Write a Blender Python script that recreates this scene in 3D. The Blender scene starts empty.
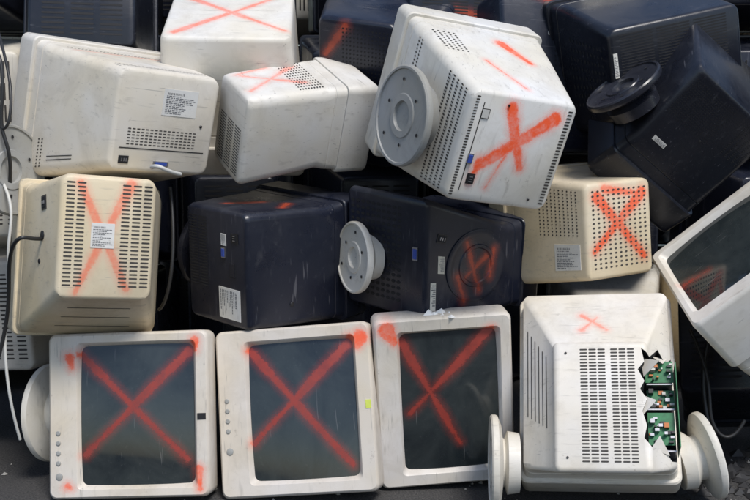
import bpy, bmesh, numpy as np, math, random
from mathutils import Vector, Matrix, Quaternion
random.seed(4)
# location (mm), rotation quaternion (x1000), casing dimensions (mm): W,H,bezel,shoulder,depth,rear w,rear h,rear offset x,z
MON={
'M1':(-640,-129,226,716,-54,689,-97,428,424,90,60,420,290,280,0,0),
'M2':(-208,-118,235,729,-41,668,-143,437,417,90,60,420,290,280,0,0),
'M3':(186,-84,247,725,-6,687,48,465,363,90,60,420,290,280,0,0),
'M4':(592,-51,245,104,1,288,952,394,500,105,60,265,230,327,-10,-98),
'M5':(-818,121,603,238,-43,-44,-969,376,414,93,60,363,238,307,17,67),
'M6':(-158,296,615,209,676,-286,646,349,364,91,60,396,319,247,14,-4),
'M7':(321,310,613,288,-642,196,683,258,390,88,60,415,329,276,-58,34),
'M8':(482,324,682,221,34,-15,-974,340,330,90,60,380,218,258,0,0),
'M9':(906,-94,660,778,-511,-232,-281,364,362,183,60,420,290,280,0,0),
'M10':(-833,270,1017,357,-74,69,-928,430,380,89,60,424,301,265,-12,36),
'M11':(-59,246,1001,494,167,-114,845,243,258,96,60,383,201,254,-22,-24),
'M12':(192,83,1075,223,-755,11,-616,392,383,87,60,441,278,273,-9,15),
'M13':(-932,759,1228,94,2,-135,-986,420,400,90,60,420,307,300,0,0),
'M14':(81,622,1218,156,42,-210,964,420,400,90,60,420,234,442,0,0),
'M15':(200,831,1360,58,-21,-71,-996,420,400,90,60,420,291,378,0,0),
'M15b':(373,703,1056,160,-4,-93,-983,420,400,90,60,420,298,484,0,0),
'M16':(700,481,1177,131,97,69,-984,420,400,90,60,420,394,261,0,0),
'M17':(718,253,877,481,436,-102,-754,419,321,96,60,385,291,306,1,13),
'M18':(568,917,1392,195,36,-24,-980,420,400,90,60,420,246,323,0,0),
'M19':(-425,460,906,25,9,-533,-846,420,400,90,60,420,355,381,0,0),
'M20':(-1280,586,712,144,6,-111,-983,420,400,90,60,420,287,306,0,0),
'M21':(-1089,594,440,68,-22,-20,997,420,400,90,60,420,334,322,0,0),
'M22':(1210,485,210,250,-23,224,942,420,400,90,60,420,290,340,0,0)}
Q={}
for kx,v in MON.items():
    q=Quaternion([a/1000 for a in v[3:7]]).normalized()
    Q[kx]=(np.array(v[:3])/1000,np.array(q.to_matrix()),np.array(v[7:])/1000)
k=0
for layer,(y0,dx,nz) in enumerate(((1.25,0,4),(1.8,.24,5))):
  for ix in range(9):
    for iz in range(nz):
        yaw=random.uniform(-.3,.3);rot=random.choice([0,0,math.pi/2,-math.pi/2])
        R=Matrix.Rotation(yaw+math.pi,3,'Z')@Matrix.Rotation(rot,3,'Y')
        Q['B%d'%k]=(np.array([-1.9+dx+ix*.46+random.uniform(-.02,.02),y0+random.uniform(-.04,.06),.22+iz*.428]),np.array(R),np.array([.42,.42,.09,.06,.4,.28,.28,0,0]));k+=1
for X0 in (-1.42,1.5):
    for iz in range(3):
        R=Matrix.Rotation(random.uniform(-.3,.3)+math.pi,3,'Z')
        Q['B%d'%k]=(np.array([X0,.3,.22+iz*.43]),np.array(R),np.array([.42,.42,.09,.06,.4,.28,.28,0,0]));k+=1

# ---------------------------------------------------------------- materials
def nt(name):
    m=bpy.data.materials.new(name);m.use_nodes=True;return m,m.node_tree,m.node_tree.nodes['Principled BSDF']
class G:
    def __init__(s,t):s.t=t;s.n=t.nodes;s.l=t.links
    def new(s,ty,**k):
        n=s.n.new(ty)
        for a,b in k.items():setattr(n,a,b)
        return n
    def put(s,i,v):
        if hasattr(v,'is_output') :s.l.new(v,i)
        else:i.default_value=v
    def math(s,op,a,b=0.,c=None,clamp=False):
        n=s.new('ShaderNodeMath',operation=op,use_clamp=clamp);s.put(n.inputs[0],a);s.put(n.inputs[1],b)
        if c is not None:s.put(n.inputs[2],c)
        return n.outputs[0]
    def vm(s,op,a,b=(0,0,0)):
        n=s.new('ShaderNodeVectorMath',operation=op);s.put(n.inputs[0],a);s.put(n.inputs[1],b)
        return n.outputs['Value'] if op in('DOT_PRODUCT','LENGTH') else n.outputs[0]
    def mix(s,fac,a,b):
        n=s.new('ShaderNodeMix',data_type='RGBA');s.put(n.inputs[0],fac);s.put(n.inputs[6],a);s.put(n.inputs[7],b);return n.outputs[2]
    def noise(s,v,scale,detail=4,rough=.6,dist=0):
        n=s.new('ShaderNodeTexNoise');s.put(n.inputs['Vector'],v);n.inputs['Scale'].default_value=scale;n.inputs['Detail'].default_value=detail;n.inputs['Roughness'].default_value=rough;n.inputs['Distortion'].default_value=dist;return n.outputs[0]
    def ramp(s,v,a,b,c=0,d=1,ss=False):
        n=s.new('ShaderNodeMapRange');s.put(n.inputs[0],v);n.inputs[1].default_value=a;n.inputs[2].default_value=b;n.inputs[3].default_value=c;n.inputs[4].default_value=d
        if ss:n.interpolation_type='SMOOTHSTEP'
        return n.outputs[0]
    def stretched(s,N,scale,rot,th0,th1):
        mp=s.new('ShaderNodeMapping');s.l.new(N,mp.inputs[0]);mp.inputs['Scale'].default_value=scale;mp.inputs['Rotation'].default_value=rot
        return s.ramp(s.noise(mp.outputs[0],1.3,2,.6),th0,th1)
def strokes_mask(g,P,strokes):
    tot=None
    warp=g.noise(P,12,2);fine=g.noise(P,110,3,.85)
    for a,b,rad,fl in strokes:
        a=tuple(map(float,a));b=tuple(map(float,b));ba=tuple(b[i]-a[i] for i in range(3));bb=sum(v*v for v in ba)+1e-9
        pa=g.vm('SUBTRACT',P,a);h=g.math('MULTIPLY',g.vm('DOT_PRODUCT',pa,ba),1/bb,clamp=True)
        pr=g.new('ShaderNodeVectorMath',operation='SCALE');pr.inputs[0].default_value=ba;g.l.new(h,pr.inputs['Scale'])
        dv=g.vm('SUBTRACT',pa,pr.outputs[0])
        if fl:dv=g.vm('MULTIPLY',dv,(1,.2,1))
        # the can slows at the start of a stroke: wider there, thinner at the end
        wd=g.math('MULTIPLY_ADD',h,-.5*rad,rad*1.15)
        d=g.math('SUBTRACT',g.vm('LENGTH',dv),wd)
        tot=d if tot is None else g.math('MINIMUM',tot,d)
    d=g.math('ADD',tot,g.math('MULTIPLY_ADD',warp,.018,-.009))
    d2=g.math('ADD',d,g.math('MULTIPLY_ADD',fine,.016,-.008))
    core=g.ramp(d2,.005,-.006,ss=True)
    core=g.math('MULTIPLY',core,g.ramp(g.noise(P,24,4,.8),.32,.56,.66,1.))
    halo=g.math('MULTIPLY',g.ramp(d,.022,-.004,ss=True),g.ramp(g.noise(P,650,2,.8),.48,.64,0,.65))
    soft=g.math('MULTIPLY',g.ramp(d,.016,-.004,ss=True),.28)
    return g.math('MAXIMUM',g.math('MAXIMUM',core,halo),soft)
def plastic(name,col,strokes=(),dark=False,sm=.95,dirt=.9):
    m,t,p=nt(name);g=G(t)
    P=g.new('ShaderNodeTexCoord').outputs['Object']
    N=g.vm('ADD',P,tuple(random.uniform(-9,9) for _ in range(3)))
    if not dark:
        kk=random.uniform(.93,1.02);wm=random.uniform(.94,1.);col=(col[0]*kk,col[1]*kk*(.5+.5*wm),col[2]*kk*wm)
    n1=g.noise(N,3.5,3);n2=g.noise(N,42,4,.75);n3=g.noise(N,8,6,.72,.5)
    c4=lambda k:tuple(min(1,v*k) for v in col)+(1,)
    rx=lambda:tuple(random.uniform(0,3) for _ in range(3))
    geo=g.new('ShaderNodeNewGeometry');nz=g.vm('DOT_PRODUCT',geo.outputs['Normal'],(0,0,1))
    sc=g.stretched(N,(7,60,130),rx(),.69,.73);sc2=g.stretched(N,(5,40,190),rx(),.71,.75)
    scf=g.stretched(N,(9,20,50),rx(),.60,.76)
    if dark:
        base=g.mix(g.ramp(n1,.3,.7),c4(.8),c4(1.2))
        dust=g.math('MULTIPLY',g.ramp(nz,-.2,1.),g.ramp(n3,.38,.75))
        base=g.mix(g.math('MULTIPLY',dust,.4),base,(.075,.08,.095,1))
        base=g.mix(g.math('MULTIPLY',g.ramp(n2,.6,.8),.22),base,(.12,.12,.13,1))
        base=g.mix(g.math('MULTIPLY',sc,.35),base,(.16,.16,.18,1));base=g.mix(g.math('MULTIPLY',sc2,.35),base,(.2,.2,.22,1))
        base=g.mix(g.math('MULTIPLY',scf,.14),base,(.15,.15,.16,1))
    else:
        yel=(min(1,col[0]*.96),col[1]*.90,col[2]*.76,1)
        base=g.mix(g.ramp(n1,.34,.68),c4(1.02),yel)
        base=g.mix(g.math('MULTIPLY',g.ramp(n3,.48,.76),.5*dirt),base,(col[0]*.58,col[1]*.53,col[2]*.45,1))
        dust=g.math('MULTIPLY',g.ramp(nz,.1,1.),g.ramp(g.noise(N,16,5,.75),.42,.75))
        base=g.mix(g.math('MULTIPLY',dust,.32*dirt),base,(.3,.27,.23,1))
        base=g.mix(g.math('MULTIPLY',g.ramp(n2,.64,.75),.5*dirt),base,(.2,.165,.13,1))
        base=g.mix(g.math('MULTIPLY',sc,.5*dirt),base,(.18,.17,.16,1));base=g.mix(g.math('MULTIPLY',sc2,.5*dirt),base,(.12,.12,.12,1))
        base=g.mix(g.math('MULTIPLY',scf,.38*dirt),base,(.25,.23,.2,1))
    if strokes:
        base=g.mix(g.math('MULTIPLY',strokes_mask(g,P,strokes),sm),base,(.87,.105,.03,1) if not dark else (.55,.075,.025,1))
    g.l.new(base,p.inputs['Base Color'])
    g.l.new(g.ramp(n3,.25,.75,.2 if dark else .36,.45 if dark else .64),p.inputs['Roughness'])
    b=g.new('ShaderNodeBump');b.inputs['Strength'].default_value=.25;b.inputs['Distance'].default_value=.0005
    g.l.new(g.noise(N,420,1),b.inputs['Height'])
    b2=g.new('ShaderNodeBump');b2.inputs['Strength'].default_value=.3;b2.inputs['Distance'].default_value=.005
    g.l.new(g.noise(N,6,1),b2.inputs['Height']);g.l.new(b.outputs[0],b2.inputs['Normal']);g.l.new(b2.outputs[0],p.inputs['Normal'])
    return m
def glass(name,strokes=()):
    m,t,p=nt(name);g=G(t);P=g.new('ShaderNodeTexCoord').outputs['Object'];N=g.vm('ADD',P,tuple(random.uniform(-9,9) for _ in range(3)))
    n=g.noise(N,5,6,.65,.6);n2=g.noise(N,80,4,.8)
    base=g.mix(g.ramp(n,.35,.75),(.013,.018,.021,1),(.043,.052,.052,1))
    base=g.mix(g.math('MULTIPLY',g.ramp(n2,.6,.75),.25),base,(.12,.12,.115,1))
    base=g.mix(g.math('MULTIPLY',g.stretched(N,(6,60,110),(.4,1,.3),.70,.73),.3),base,(.2,.2,.2,1))
    rough=g.ramp(n,.35,.75,.03,.2)
    if strokes:
        mk_=strokes_mask(g,P,strokes);base=g.mix(g.math('MULTIPLY',mk_,.76),base,(.38,.035,.018,1));rough=g.math('MAXIMUM',rough,g.math('MULTIPLY',mk_,.45))
    g.l.new(base,p.inputs['Base Color']);g.l.new(rough,p.inputs['Roughness']);p.inputs['IOR'].default_value=1.6
    return m
def simple(name,col,rough=.5,metal=0,var=.15,sc=30):
    m,t,p=nt(name);g=G(t);P=g.new('ShaderNodeTexCoord').outputs['Object'];n=g.noise(P,sc,4)
    g.l.new(g.mix(n,tuple(v*(1-var) for v in col)+(1,),tuple(min(1,v*(1+var)) for v in col)+(1,)),p.inputs['Base Color']);p.inputs['Roughness'].default_value=rough;p.inputs['Metallic'].default_value=metal;return m
HOLE=simple('vent_dark',(.012,.012,.014),.8);HOLEW=simple('vent_dusty',(.05,.045,.04),.85,var=.7,sc=40);LABEL=plastic('label_paper',(.7,.7,.68));INK=simple('label_ink',(.12,.12,.13),.7,var=.5)
PORT=simple('port_black',(.015,.015,.017),.4);METAL=simple('port_metal',(.4,.4,.42),.35,.9);PCB=simple('pcb_green',(.02,.17,.06),.35,var=.6,sc=60);BLUE=simple('port_blue',(.04,.08,.35),.4)
STW=plastic('stand_plastic_white',(.66,.65,.62));STG=plastic('stand_plastic_grey',(.32,.34,.36));STB=plastic('stand_plastic_black',(.014,.015,.022),dark=True)
CHIP=simple('chip',(.02,.02,.02),.4);YEL=simple('sticker_yellow',(.55,.62,.1),.5,var=.3)
COP=simple('copper_coil',(.35,.13,.05),.35,.6);CREAM=simple('component_white',(.55,.55,.5),.5)
# ---------------------------------------------------------------- mesh helpers
def mk(name,vs,fs,mat,parent=None,ang=32,smooth=True):
    me=bpy.data.meshes.new(name);me.from_pydata([tuple(map(float,v)) for v in vs],[],fs)
    bm=bmesh.new();bm.from_mesh(me);bmesh.ops.recalc_face_normals(bm,faces=bm.faces)
    if smooth:
        for fa in bm.faces:fa.smooth=True
        for e in bm.edges:
            if len(e.link_faces)==2 and e.calc_face_angle(0)>math.radians(ang):e.smooth=False
    bm.to_mesh(me);bm.free();me.materials.append(mat)
    ob=bpy.data.objects.new(name,me);bpy.context.collection.objects.link(ob)
    if parent:ob.parent=parent
    return ob
def rrect(w,h,rad,n=5):
    pts=[];rad=min(rad,w/2-.001,h/2-.001)
    for cx,cz,a0 in((w/2-rad,h/2-rad,0),(-w/2+rad,h/2-rad,90),(-w/2+rad,-h/2+rad,180),(w/2-rad,-h/2+rad,270)):
        for i in range(n+1):
            a=math.radians(a0+90*i/n);pts.append((cx+rad*math.cos(a),cz+rad*math.sin(a)))
    return pts
def loft(name,secs,mat,parent,cap0=True,cap1=True):
    vs=[];fs=[]
    for (y,w,h,ox,oz,rad) in secs:
        for x,z in rrect(w,h,rad):vs.append((x+ox,y,z+oz))
    n=24
    for s in range(len(secs)-1):
        for i in range(n):
            j=(i+1)%n;fs.append((s*n+i,s*n+j,(s+1)*n+j,(s+1)*n+i))
    if cap0:fs.append(tuple(range(n)))
    if cap1:fs.append(tuple((len(secs)-1)*n+i for i in range(n)))
    return mk(name,vs,fs,mat,parent)
BOXF=[(0,1,2,3),(7,6,5,4),(0,4,5,1),(1,5,6,2),(2,6,7,3),(3,7,4,0)]
class Boxes:
    def __init__(s):s.v=[];s.f=[]
    def add(s,P,nrm,z0,z1):
        k=len(s.v);n=np.array(nrm)
        for q in P:s.v.append(q+n*z0)
        for q in P:s.v.append(q+n*z1)
        s.f+=[tuple(k+i for i in fa) for fa in BOXF]
    def quad(s,P,nrm,z):
        k=len(s.v)
        for q in P:s.v.append(q+np.array(nrm)*z)
        s.f.append(tuple(range(k,k+len(P))))
    def aab(s,x0,x1,y0,y1,z0,z1):
        s.add([np.array([x0,y0,z0]),np.array([x1,y0,z0]),np.array([x1,y0,z1]),np.array([x0,y0,z1])],(0,1,0),0,y1-y0)
def faces(p):
    W,H,b,m,D,wr,hr,ox,oz=p
    y0=b+m;y1=D-.014;w0=W*.93;h0=H*.93
    S=lambda a,c:np.array([a*w0/2,y0,c*h0/2]);R=lambda a,c,y=y1:np.array([ox+a*wr/2,y,oz+c*hr/2])
    d={'R':[R(1,-1,D),R(-1,-1,D),R(-1,1,D),R(1,1,D)],
       '+x':[S(1,-1),R(1,-1),R(1,1),S(1,1)],'-x':[S(-1,-1),R(-1,-1),R(-1,1),S(-1,1)],
       '+z':[S(-1,1),R(-1,1),R(1,1),S(1,1)],'-z':[S(-1,-1),R(-1,-1),R(1,-1),S(1,-1)],
       'F':[np.array([a*W/2,0,c*H/2]) for a,c in((-1,-1),(1,-1),(1,1),(-1,1))]}
    out={};cen=np.array([0,(y0+y1)/2,0])
    for k,q in d.items():
        n=np.cross(q[1]-q[0],q[3]-q[0]);n/=np.linalg.norm(n);c=sum(q)/4
        if n@(c-cen)<0:n=-n
        def fn(uu,vv,q=q):return (q[0]*(1-uu)+q[1]*uu)*(1-vv)+(q[3]*(1-uu)+q[2]*uu)*vv
        out[k]=(fn,n)
    return out
def stand(parent,origin,axis,mat,rad=.125,neck=.035,holes=True):
    ax=Vector([float(v) for v in axis]).normalized();q=ax.to_track_quat('Z','Y').to_matrix();o=Vector([float(v) for v in origin])
    pr=[(.001,-.03),(rad*.62,-.03),(rad*.66,0),(rad*.5,neck*.6),(rad*.52,neck),(rad*.8,neck+.004),(rad*.98,neck+.013),(rad,neck+.018),(rad,neck+.027),(rad*.97,neck+.031),(rad*.93,neck+.031),(rad*.92,neck+.027),(rad*.45,neck+.025),(rad*.43,neck+.028),(rad*.3,neck+.028),(rad*.28,neck+.02),(.001,neck+.02)]
    vs=[];fs=[];n=56
    for R_,t in pr:
        for i in range(n):
            a=2*math.pi*i/n;vs.append(o+q@Vector((R_*math.cos(a),R_*math.sin(a),t)))
    for s in range(len(pr)-1):
        for i in range(n):
            j=(i+1)%n;fs.append((s*n+i,s*n+j,s*n+n+j,s*n+n+i))
    mk('swivel_base',vs,fs,mat,parent)
    if holes:
        vs=[];fs=[]
        for kk in range(6):
            a=math.radians(kk*60+20);rr_=rad*(.72 if kk%2 else .58)
            c0=Vector((rr_*math.cos(a),rr_*math.sin(a),neck+.0285));b0=len(vs)
            for i in range(10):
                t=2*math.pi*i/10;vs.append(o+q@(c0+Vector((.0045*math.cos(t),.0045*math.sin(t),0))))
            fs.append(tuple(range(b0,b0+10)))
        mk('screw_holes',vs,fs,HOLE,parent,smooth=False)
def crt(key,col,dark=False,vents=(),strokes=(),labels=(),ports=(),stands=(),screen=(.84,.70,.05),sm=.95,rad=.026,extra=None,mat=None,gm=None):
    t,R,p=Q[key];W,H,b,m,D,wr,hr,ox,oz=p
    e=bpy.data.objects.new('crt_monitor',None);bpy.context.collection.objects.link(e);e.empty_display_size=.1
    e.matrix_world=Matrix([list(map(float,R[i]))+[float(t[i])] for i in range(3)]+[[0,0,0,1]])
    fc=faces(p);st=[]
    for (fa,u1,v1,u2,v2,rd) in strokes:
        fn,n=fc[fa];st.append((fn(u1,v1),fn(u2,v2),rd,fa=='F'))
    mat=mat or plastic('casing_'+key,col,st,dark,sm)
    sw,sh,so=screen;sw*=W;sh*=H;so*=H
    fsecs=[(b,W*.985,H*.985,0,0,.018),(b-.004,W,H,0,0,.02),(.012,W,H,0,0,.02),(.004,W-.005,H-.005,0,0,.019),(0,W-.014,H-.014,0,0,.016),
           (.001,sw+.02,sh+.02,0,so,.014),(.004,sw+.014,sh+.014,0,so,.014),(.02,sw,sh,0,so,.016)]
    loft('front_bezel',fsecs,mat,e,True,False)
    vs=[];fs=[];n=14
    for i in range(n+1):
        for j in range(n+1):
            a=-1+2*i/n;c=-1+2*j/n
            vs.append((a*(sw/2+.001),.0215-.013*(1-a*a*.55-c*c*.45),so+c*(sh/2+.001)))
    for i in range(n):
        for j in range(n):
            q=i*(n+1)+j;fs.append((q,q+1,q+n+2,q+n+1))
    mk('screen_glass',vs,fs,gm or glass('glass_'+key,[s for s in st if s[3]]),e,60)
    hs=[(b+.0005,W*.955,H*.955,0,0,.02),(b+.006,W*.95,H*.95,0,0,.022),(b+m*.5,W*.94,H*.94,0,0,.024),(b+m*.5+.0015,W*.928,H*.928,0,0,.024),(b+m*.5+.0035,W*.928,H*.928,0,0,.024),(b+m*.5+.005,W*.938,H*.938,0,0,.024),(b+m,W*.93,H*.93,0,0,rad+.004)]
    for k_ in (.33,.66):
        hs.append((b+m+(D-.014-b-m)*k_,W*.93*(1-k_)+wr*k_,H*.93*(1-k_)+hr*k_,ox*k_,oz*k_,rad))
    hs+=[(D-.014,wr,hr,ox,oz,rad),(D-.008,wr-.003,hr-.003,ox,oz,rad),(D-.003,wr-.010,hr-.010,ox,oz,rad*.8),(D,wr-.022,hr-.022,ox,oz,rad*.6)]
    house=loft('rear_housing',hs,mat,e)
    vb=Boxes()
    for (fa,u0,u1,v0,v1,nu,nv,fu,fv) in vents:
        fn,nn=fc[fa]
        for i in range(nu):
            for j in range(nv):
                a=u0+(u1-u0)*(i+.5-fu/2)/nu;a2=u0+(u1-u0)*(i+.5+fu/2)/nu;c=v0+(v1-v0)*(j+.5-fv/2)/nv;c2=v0+(v1-v0)*(j+.5+fv/2)/nv
                La=np.linalg.norm(fn(a2,c)-fn(a,c))+1e-6;Lc=np.linalg.norm(fn(a,c2)-fn(a,c))+1e-6;rr=.45*min(La,Lc)
                ea=rr/La*(a2-a);ec=rr/Lc*(c2-c)
                vb.quad([fn(*z) for z in((a+ea,c),(a2-ea,c),(a2,c+ec),(a2,c2-ec),(a2-ea,c2),(a+ea,c2),(a,c2-ec),(a,c+ec))],nn,.0007)
    if vb.v:mk('vent_slots',vb.v,vb.f,HOLE if dark else HOLEW,e,smooth=False)
    lb=Boxes();ib=Boxes()
    for (fa,u0,u1,v0,v1,*fl) in labels:
        fn,nn=fc[fa];lb.add([fn(u0,v0),fn(u1,v0),fn(u1,v1),fn(u0,v1)],nn,-.001,.0012)
        al=bool(fl and fl[0]);nl=random.choice([9,11,13])
        def iq(s0,s1,z0,z1):
            qq=[(s0,z0),(s1,z0),(s1,z1),(s0,z1)] if al else [(z0,s0),(z1,s0),(z1,s1),(z0,s1)]
            ib.quad([fn(u0+(u1-u0)*a,v0+(v1-v0)*c) for a,c in qq],nn,.0016)
        for i in range(nl):
            s0=.08+.84*i/nl;s1=s0+.84/nl*.42
            if i==nl-2 :
                z=.1
                while z<.6:
                    w_=random.uniform(.008,.025);iq(s0,s1+.05,z,z+w_);z+=w_+random.uniform(.01,.03)
            elif i<nl-2:
                z=.08;end=random.uniform(.4,.92)
                while z<end:
                    w_=random.uniform(.03,.12);iq(s0,s1,z,min(z+w_,.93));z+=w_+.02
    if lb.v:mk('label',lb.v,lb.f,LABEL,e,smooth=False);mk('label_print',ib.v,ib.f,INK,e,smooth=False)
    for (fa,uu,vv,su,sv,kind) in ports:
        fn,nn=fc[fa];o=fn(uu,vv);du=fn(uu+.01,vv)-fn(uu-.01,vv);du/=np.linalg.norm(du);dv=np.cross(nn,du)
        R4=lambda a,c:[o-du*a-dv*c,o+du*a-dv*c,o+du*a+dv*c,o-du*a+dv*c]
        bx=Boxes()
        if kind=='iec':
            bx.add(R4(su,sv),nn,-.001,.002);mk('power_socket',bx.v,bx.f,PORT,e,smooth=False)
            b2=Boxes();b2.add(R4(su*.8,sv*.75),nn,.0,.0032);mk('socket_rim',b2.v,b2.f,HOLE,e,smooth=False)
            b3=Boxes()
            for k_ in(-.45,0,.45):
                oo=o+du*su*k_;b3.add([oo-du*.0012-dv*.004,oo+du*.0012-dv*.004,oo+du*.0012+dv*.004,oo-du*.0012+dv*.004],nn,.003,.005)
            mk('socket_pins',b3.v,b3.f,METAL,e,smooth=False)
        elif kind=='vga':
            bx.add(R4(su,sv),nn,-.001,.004);mk('video_port_shell',bx.v,bx.f,METAL,e,smooth=False);b2=Boxes();b2.add(R4(su*.75,sv*.7),nn,0,.006);mk('video_port',b2.v,b2.f,BLUE,e,smooth=False)
        elif kind in('panel','dark','sticker','plate'):
            bx.add(R4(su,sv),nn,-.001,.0012);mk('port_panel',bx.v,bx.f,{'panel':HOLE,'dark':HOLE,'sticker':YEL,'plate':LABEL}[kind],e,smooth=False)
            if kind=='panel':b2=Boxes();b2.add(R4(su-.0018,sv-.0018),nn,0,.002);mk('port_plate',b2.v,b2.f,mat,e,smooth=False)
        elif kind=='round':
            vs=[];fs=[]
            pr=[(su,-.001),(su,.003),(su*.9,.005),(su*.84,.003),(su*.6,.003),(su*.58,.006),(su*.5,.006),(su*.47,.002),(.001,.002)]
            for R_,t_ in pr:
                for i in range(40):
                    a=2*math.pi*i/40;vs.append(o+du*R_*math.cos(a)+dv*R_*math.sin(a)+nn*t_)
            for s in range(len(pr)-1):
                for i in range(40):
                    j=(i+1)%40;fs.append((s*40+i,s*40+j,s*40+40+j,s*40+40+i))
            mk('swivel_mount',vs,fs,mat,e)
        elif kind in('btn','dot'):
            vs=[];fs=[]
            for t_,R_ in((-.001,su),(.002,su),(.003,su*.75)):
                for i in range(14):
                    a=2*math.pi*i/14;vs.append(o+du*R_*math.cos(a)+dv*R_*math.sin(a)+nn*t_)
            for s in range(2):
                for i in range(14):
                    j=(i+1)%14;fs.append((s*14+i,s*14+j,s*14+14+j,s*14+14+i))
            fs.append(tuple(range(28,42)));mk('control_button',vs,fs,STG if kind=='btn' else PORT,e)
    for (fa,uu,vv,mt,rd,nk) in stands:
        fn,nn=fc[fa];stand(e,fn(uu,vv),nn,mt,rd,nk)
    if extra:extra(e,fc,p,mat,house)
    return e
WH=(.71,.70,.675);WB=(.64,.615,.59);BE=(.68,.60,.455);NV=(.010,.0125,.024);BK=(.008,.0095,.016)
def btns(us,v=.065,s=.006):return [('F',x,v,s,s,'btn') for x in us]
crt('M1',WB,strokes=[('F',.13,.20,.78,.86,.011),('F',.12,.88,.74,.22,.011),('F',.15,.14,.2,.15,.014),('F',.07,.92,.12,.92,.012),('F',.84,.93,.95,.94,.012),('F',.92,.12,.93,.14,.008)],
    ports=btns((.60,.66,.72,.78))+[('F',.86,.07,.009,.009,'btn'),('F',.52,.955,.008,.011,'dark')],stands=[('-z',.1,.5,STW,.135,.065)])
crt('M2',WB,strokes=[('F',.13,.22,.84,.84,.012),('F',.10,.88,.68,.22,.012),('F',.1,.94,.14,.92,.019)],ports=btns((.42,.48,.54,.60))+[('F',.72,.07,.009,.009,'btn'),('F',.49,.965,.011,.007,'sticker')],screen=(.81,.67,.045))
crt('M3',WB,strokes=[('F',.14,.2,.76,.6,.012),('F',.10,.84,.56,.24,.012),('F',.06,.1,.13,.15,.02)],screen=(.81,.70,.04))
def broken(e,fc,p,mat,house):
    # the corner of the shell is smashed away: cut it out of the housing
    outl=[(-.23,.03),(-.185,.052),(-.168,.03),(-.15,.058),(-.128,.028),(-.108,.045),(-.114,.01),(-.098,-.01),(-.112,-.04),(-.101,-.06),(-.116,-.085),(-.104,-.115),(-.113,-.15),(-.105,-.18),(-.125,-.205),(-.15,-.19),(-.17,-.215),(-.23,-.2)]
    vs=[(x,y,z) for y in(.128,.30) for x,z in outl];n=len(outl)
    fs=[tuple(range(n)),tuple(range(2*n-1,n-1,-1))]+[(i,(i+1)%n,n+(i+1)%n,n+i) for i in range(n)]
    cut=mk('cut',vs,fs,HOLE,None,smooth=False)
    house.parent=None
    md=house.modifiers.new('b','BOOLEAN');md.operation='DIFFERENCE';md.object=cut;md.solver='EXACT';md.material_mode='TRANSFER'
    dg=bpy.context.evaluated_depsgraph_get();me=bpy.data.meshes.new_from_object(house.evaluated_get(dg));house.modifiers.clear();house.data=me;house.parent=e
    bpy.data.objects.remove(cut)
    g=Boxes();c=Boxes();w=Boxes();mt=Boxes();co=Boxes();pl=Boxes()
    for (z0,z1,x0,x1,y) in((-.02,.035,-.185,-.118,.19),(-.085,-.035,-.185,-.12,.175),(-.18,-.1,-.18,-.118,.2)):
        g.aab(x0,x1,y,y+.002,z0,z1)
        for _ in range(20):
            s_=random.uniform(.003,.012);x=random.uniform(x0,x1-s_);z=random.uniform(z0,z1-s_)
            random.choice([c,w,mt,c,co]).aab(x,x+s_,y+.002,y+random.uniform(.006,.02),z,z+random.uniform(.003,s_))
    g.aab(-.19,-.188,.13,.23,-.19,.02)
    for z in(-.195,-.092,-.028):
        pl.aab(-.182,-.12,.13,.2,z,z+.003)
    mk('circuit_board',g.v,g.f,PCB,e,smooth=False);mk('chips',c.v,c.f,CHIP,e,smooth=False);mk('components',w.v,w.f,CREAM,e,smooth=False);mk('solder_parts',mt.v,mt.f,METAL,e,smooth=False);mk('coils',co.v,co.f,COP,e,smooth=False);mk('chassis_rails',pl.v,pl.f,METAL,e,smooth=False)
    vs=[];fs=[]
    for (a,b_,c_) in(((-.107,.228,.03),(-.112,.235,-.02),(-.150,.262,.012)),((-.103,.25,-.07),(-.106,.25,-.12),(-.138,.262,-.088)),((-.12,.24,-.2),(-.165,.2,-.205),(-.142,.24,-.168)),((-.135,.2,.045),(-.175,.17,.05),(-.16,.215,.02))):
        kk=len(vs)
        for q in(a,b_,c_):vs.append(q)
        for q in(a,b_,c_):vs.append((q[0],q[1]+.003,q[2]))
        fs+=[(kk,kk+1,kk+2),(kk+3,kk+5,kk+4),(kk,kk+3,kk+4,kk+1),(kk+1,kk+4,kk+5,kk+2),(kk+2,kk+5,kk+3,kk)]
    mk('torn_casing_shards',vs,fs,mat,e,smooth=False)
crt('M4',WH,vents=[('R',.28,.56,.06,.94,3,34,.86,.45),('R',.60,.86,.06,.94,3,34,.86,.45),('+x',.1,.85,.3,.82,6,1,.2,1.)],strokes=[('+z',.45,.62,.75,.42,.008),('+z',.75,.65,.5,.5,.007)],extra=broken,ports=[('R',.14,.9,.003,.003,'dot'),('R',.14,.1,.003,.003,'dot')],rad=.014,sm=.65)
crt('M5',BE,vents=[('R',.05,.27,.1,.95,2,26,.8,.4),('R',.62,.96,.1,.95,3,26,.8,.4),('-z',.1,.9,.2,.8,3,1,.05,1.)],strokes=[('R',.2,.93,.72,.1,.012),('R',.72,.95,.2,.06,.012)],labels=[('R',.33,.57,.42,.62)],
    ports=[('+x',.55,.82,.014,.018,'iec'),('+x',.55,.58,.012,.014,'dot'),('+x',.5,.4,.006,.006,'dot')],sm=.68)
crt('M6',NV,True,vents=[('R',.08,.7,.05,.36,24,2,.45,.9)],labels=[('R',.66,.93,.52,.86),('R',.2,.3,.58,.66)],strokes=[('+x',.35,.5,.75,.35,.01),('+x',.2,.7,.45,.85,.009)],sm=.75,
    ports=[('R',.22,.80,.013,.014,'iec'),('R',.36,.62,.014,.007,'vga'),('R',.5,.75,.02,.012,'panel'),('+z',.5,.2,.006,.006,'dot')],stands=[('-z',.45,.5,STB,.11,.04)],rad=.022)
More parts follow.
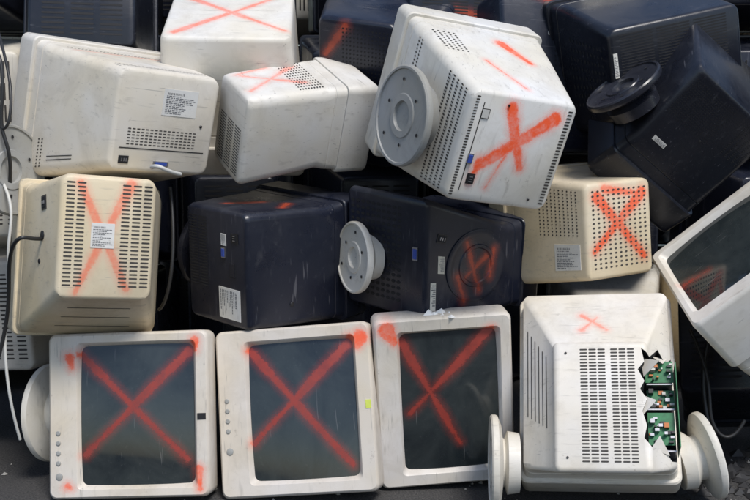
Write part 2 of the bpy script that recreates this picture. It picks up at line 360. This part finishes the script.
crt('M7',NV,True,vents=[('R',.1,.92,.3,.95,16,10,.5,.8),('-x',.1,.9,.2,.8,14,3,.5,.8)],labels=[('-z',.92,.985,.68,.92),('-z',.82,.9,.45,.6)],strokes=[('-z',.55,.3,.38,.75,.008),('-z',.3,.4,.6,.66,.007),('-z',.66,.62,.56,.86,.008),('-z',.25,.6,.2,.3,.007),('-x',.6,.3,.8,.6,.009)],sm=.75,
    ports=[('-z',.42,.5,.1,.1,'round'),('-z',.86,.3,.016,.012,'iec'),('R',.55,.13,.018,.008,'vga')],rad=.02)
crt('M8',BE,vents=[('R',.08,.93,.1,.93,11,18,.5,.42),('+x',.3,.95,.45,.92,10,14,.4,.5)],strokes=[('R',.18,.85,.85,.2,.015),('R',.85,.85,.12,.3,.015),('R',.3,.92,.82,.84,.011)],labels=[('+x',.55,.95,.12,.38)],rad=.02)
crt('M9',WH,strokes=[('F',.1,.5,.3,.45,.006)],screen=(.84,.76,.03),ports=[('-z',.3,.75,.02,.012,'panel'),('-z',.6,.6,.03,.02,'iec'),('-z',.6,.3,.03,.02,'iec')],vents=[('-z',.2,.9,.05,.2,12,3,.5,.6)])
crt('M10',WH,vents=[('R',.14,.82,.26,.44,16,6,.75,.35),('+z',.86,.96,.04,.96,3,26,.4,.5),('+x',.0,.1,.06,.3,2,9,.5,.5),('+z',.02,.12,.1,.9,2,30,.5,.4)],labels=[('R',.44,.78,.58,.84)],
    ports=[('R',.14,.12,.014,.01,'iec'),('R',.5,.1,.022,.006,'vga'),('R',.5,.235,.125,.0012,'dark'),('R',.85,.5,.004,.004,'dot'),('+x',.35,.12,.05,.001,'dark'),('+x',.35,.15,.05,.001,'dark')],strokes=[('+z',.1,.1,.2,.9,.005)],sm=.5,rad=.03)
crt('M11',WH,vents=[('R',.12,.9,.08,.62,3,18,.8,.4),('+z',.0,.35,.08,.9,9,12,.5,.5)],strokes=[('+z',.15,.8,.95,.25,.009),('+z',.2,.3,.9,.75,.009),('+z',.5,.9,.95,.8,.007)],sm=.6,rad=.03)
crt('M12',WH,vents=[('R',.06,.94,.90,.96,30,1,.5,.8),('R',.05,.95,.04,.08,36,1,.5,.9),('-z',.62,.97,.05,.95,5,34,.5,.5),('-z',.05,.15,.05,.95,2,34,.5,.5),('+x',.05,.4,.06,.26,9,5,.5,.5)],
    strokes=[('R',.12,.38,.62,.62,.015),('R',.16,.80,.66,.24,.017),('R',.62,.24,.82,.2,.01),('R',.4,.5,.85,.36,.003),('+x',.5,.35,.9,.55,.004),('+x',.1,.6,.4,.75,.014)],
    ports=[('R',.2,.16,.012,.01,'panel'),('R',.78,.2,.013,.01,'iec'),('R',.6,.14,.012,.007,'vga'),('R',.1,.35,.003,.003,'dot'),('R',.9,.8,.003,.003,'dot'),('R',.5,.125,.11,.0009,'dark')],stands=[('-z',.42,.47,STG,.122,.03)],sm=1.)
crt('M13',BK,True,vents=[('R',.1,.9,.1,.9,3,16,.8,.4)])
crt('M14',NV,True,vents=[('R',.3,.95,.35,.95,14,22,.5,.5)],strokes=[('R',.35,.95,.1,.75,.010)],sm=.7)
crt('M15',NV,True,vents=[('R',.1,.9,.1,.5,3,16,.8,.4)],strokes=[('+z',.5,.5,.8,.5,.01),('R',.5,.2,.9,.12,.01)],sm=.7)
crt('M15b',NV,True,vents=[('R',.55,.95,.08,.62,10,18,.5,.5)],strokes=[('R',.2,.98,.6,.9,.01)],labels=[('R',.5,.8,.7,.78)],sm=.7)
crt('M16',BK,True,vents=[('R',.06,.9,.35,.93,3,20,.9,.42),('+x',.1,.9,.2,.8,10,8,.5,.5)],labels=[('R',.02,.05,.5,.75)])
crt('M17',BK,True,vents=[('+x',.45,.96,.45,.95,18,18,.45,.5),('+x',.5,.96,.06,.3,18,5,.5,.5)],labels=[('+x',.1,.16,.7,.85)],ports=[('+x',.45,.5,.003,.003,'dot')])
crt('M18',WH,vents=[('R',.1,.9,.1,.6,12,14,.45,.45)])
crt('M19',WH,strokes=[('R',.1,.1,.9,.9,.011),('R',.1,.85,.95,.15,.011)],sm=.7)
crt('M20',WH,vents=[('R',.7,.97,.1,.9,3,20,.5,.4)])
crt('M21',WB,vents=[('R',.6,.97,.1,.9,3,20,.7,.4)])
crt('M22',BK,True,vents=[('R',.1,.9,.1,.9,3,16,.8,.4)])
FM=[(plastic('casing_white',WH),False),(plastic('casing_beige',BE),False),(plastic('casing_navy',NV,dark=True),True),(plastic('casing_black',BK,dark=True),True)];FG=glass('glass_plain')
for i in range(k):
    m_,d=random.choice(FM+FM[2:])
    crt('B%d'%i,None,d,vents=[('R',.1,.9,.1,.9,3,14,.8,.4)],mat=m_,gm=FG)
def loose(loc,ax,mat,rad,neck=.03):
    e=bpy.data.objects.new('monitor_swivel_base',None);bpy.context.collection.objects.link(e);e.location=loc
    stand(e,(0,0,0),ax,mat,rad,neck)
loose((-.028,.045,.615),(-.87,-.45,.03),STW,.098,.008)
loose((.335,-.2,.122),(-1,.06,0),STW,.120,.012)
loose((.80,-.18,.122),(1,.05,.25),STW,.112,.03)
loose((-1.0,.0,.85),(1,-.5,.1),STG,.12)
loose((.665,-.02,1.035),(-.55,-.2,.8),STB,.105,.02)
def cable(name,pts,rad,mat):
    cu=bpy.data.curves.new(name,'CURVE');cu.dimensions='3D';cu.bevel_depth=rad;cu.bevel_resolution=3
    s=cu.splines.new('NURBS');s.points.add(len(pts)-1)
    for i,q in enumerate(pts):s.points[i].co=(*q,1)
    s.use_endpoint_u=True;s.order_u=4;cu.materials.append(mat);o=bpy.data.objects.new(name,cu);bpy.context.collection.objects.link(o)
CB=simple('cable_black',(.02,.02,.02),.45);CW=simple('cable_white',(.55,.54,.5),.5)
cable('power_cable',[(-.82,-.15,.69),(-.84,-.189,.69),(-.849,-.247,.707),(-.88,-.228,.694),(-.916,-.176,.633),(-.932,-.129,.528),(-.961,-.103,.418),(-.993,-.117,.315)],.005,CB)
cable('power_cable',[(-1.021,.107,1.249),(-.956,-.009,1.138),(-.917,-.063,1.035),(-.942,-.076,.933),(-.982,-.029,.984)],.004,CB)
cable('power_cable',[(-1.03,.05,1.1),(-.97,-.03,1.2),(-.94,-.06,1.08),(-.975,-.05,.95),(-.93,-.06,.9),(-.96,-.02,.8)],.005,CB)
cable('signal_cable',[(-.99,-.02,.85),(-.944,-.073,.805),(-.922,-.101,.743),(-.942,-.113,.655),(-.941,-.086,.546),(-.967,-.1,.444),(-.951,-.123,.264),(-.937,-.088,.147)],.004,CW)
cable('signal_cable',[(-.55,-.17,.869),(-.54,-.246,.871),(-.517,-.264,.883),(-.497,-.247,.861),(-.477,-.197,.853)],.005,CW)
cable('signal_cable',[(.877,.097,.403),(.914,-.019,.29),(.874,-.033,.183),(.954,-.043,.104),(.994,-.033,.183)],.005,CB)
cable('signal_cable',[(.86,.0,.02),(.9,-.1,.012),(.98,-.05,.02),(.93,.02,.05),(.9,.1,.3),(.95,.12,.4)],.006,CB)
cable('power_cable',[(-.6,.1,.46),(-.55,.0,.5),(-.53,.02,.62),(-.56,.1,.8)],.005,CB)
cable('power_cable',[(.43,.05,.46),(.47,-.02,.5),(.52,.0,.475),(.58,.05,.5)],.004,CB)
# ground
m,t_,p_=nt('asphalt');g=G(t_);P=g.new('ShaderNodeTexCoord').outputs['Object']
n=g.noise(P,180,4,.7)
g.l.new(g.mix(g.ramp(n,.35,.75),(.02,.02,.022,1),(.11,.105,.1,1)),p_.inputs['Base Color']);p_.inputs['Roughness'].default_value=.9
b=g.new('ShaderNodeBump');b.inputs['Distance'].default_value=.004;g.l.new(n,b.inputs['Height']);g.l.new(b.outputs[0],p_.inputs['Normal'])
mk('asphalt_ground',[(-150,-150,0),(150,-150,0),(150,150,0),(-150,150,0)],[(0,1,2,3)],m,smooth=False)
def crumbs(name,n_,box,sizes,mat,z):
    vs=[];fs=[]
    for i in range(n_):
        x=random.uniform(box[0],box[1]);y=random.uniform(box[2],box[3]);s=random.choice(sizes);kk=len(vs);a=random.uniform(0,6)
        for q in range(4):
            vs.append((x+s*math.cos(a+q*1.57)*random.uniform(.4,1.4),y+s*math.sin(a+q*1.57)*random.uniform(.4,1.4),z+.002))
        vs.append((x,y,z+.003+s*random.uniform(.2,.8)));fs+=[(kk,kk+1,kk+4),(kk+1,kk+2,kk+4),(kk+2,kk+3,kk+4),(kk+3,kk,kk+4)]
    mk(name,vs,fs,mat,smooth=False)
crumbs('plastic_debris',380,(-1.3,1.3,-.7,.25),[.002,.003,.005,.009],simple('debris',(.3,.285,.26),.6,var=.6,sc=8),0)
crumbs('dark_debris',90,(.8,1.15,-.15,.3),[.01,.02,.03],simple('debris_dark',(.025,.025,.027),.6,var=.6,sc=8),0)
crumbs('crumpled_paper',9,(.14,.20,-.09,-.05),[.012,.02],simple('paper',(.75,.75,.73),.7),.474)
# camera, light
cam=bpy.data.cameras.new('camera');cam.lens=50;cam.clip_end=500;co=bpy.data.objects.new('camera',cam);bpy.context.collection.objects.link(co);co.location=(0,-2.75,1.0)
co.rotation_euler=Vector((0,2.75,-.36)).to_track_quat('-Z','Y').to_euler();bpy.context.scene.camera=co
sd=Vector((.3,-.6,1.0)).normalized()
w=bpy.data.worlds.new('World');bpy.context.scene.world=w;w.use_nodes=True
sk=w.node_tree.nodes.new('ShaderNodeTexSky');sk.sky_type='NISHITA';sk.sun_disc=False;sk.sun_elevation=math.asin(sd.z);sk.sun_rotation=math.atan2(sd.x,sd.y)
bg=w.node_tree.nodes['Background'];w.node_tree.links.new(sk.outputs[0],bg.inputs[0]);bg.inputs[1].default_value=.15
s=bpy.data.lights.new('sun','SUN');s.energy=3.2;s.angle=math.radians(18);s.color=(1,.965,.92);so=bpy.data.objects.new('sun',s);bpy.context.collection.objects.link(so);so.rotation_euler=sd.to_track_quat('Z','Y').to_euler()
bpy.context.scene.view_settings.view_transform='Standard';bpy.context.scene.view_settings.look='None'
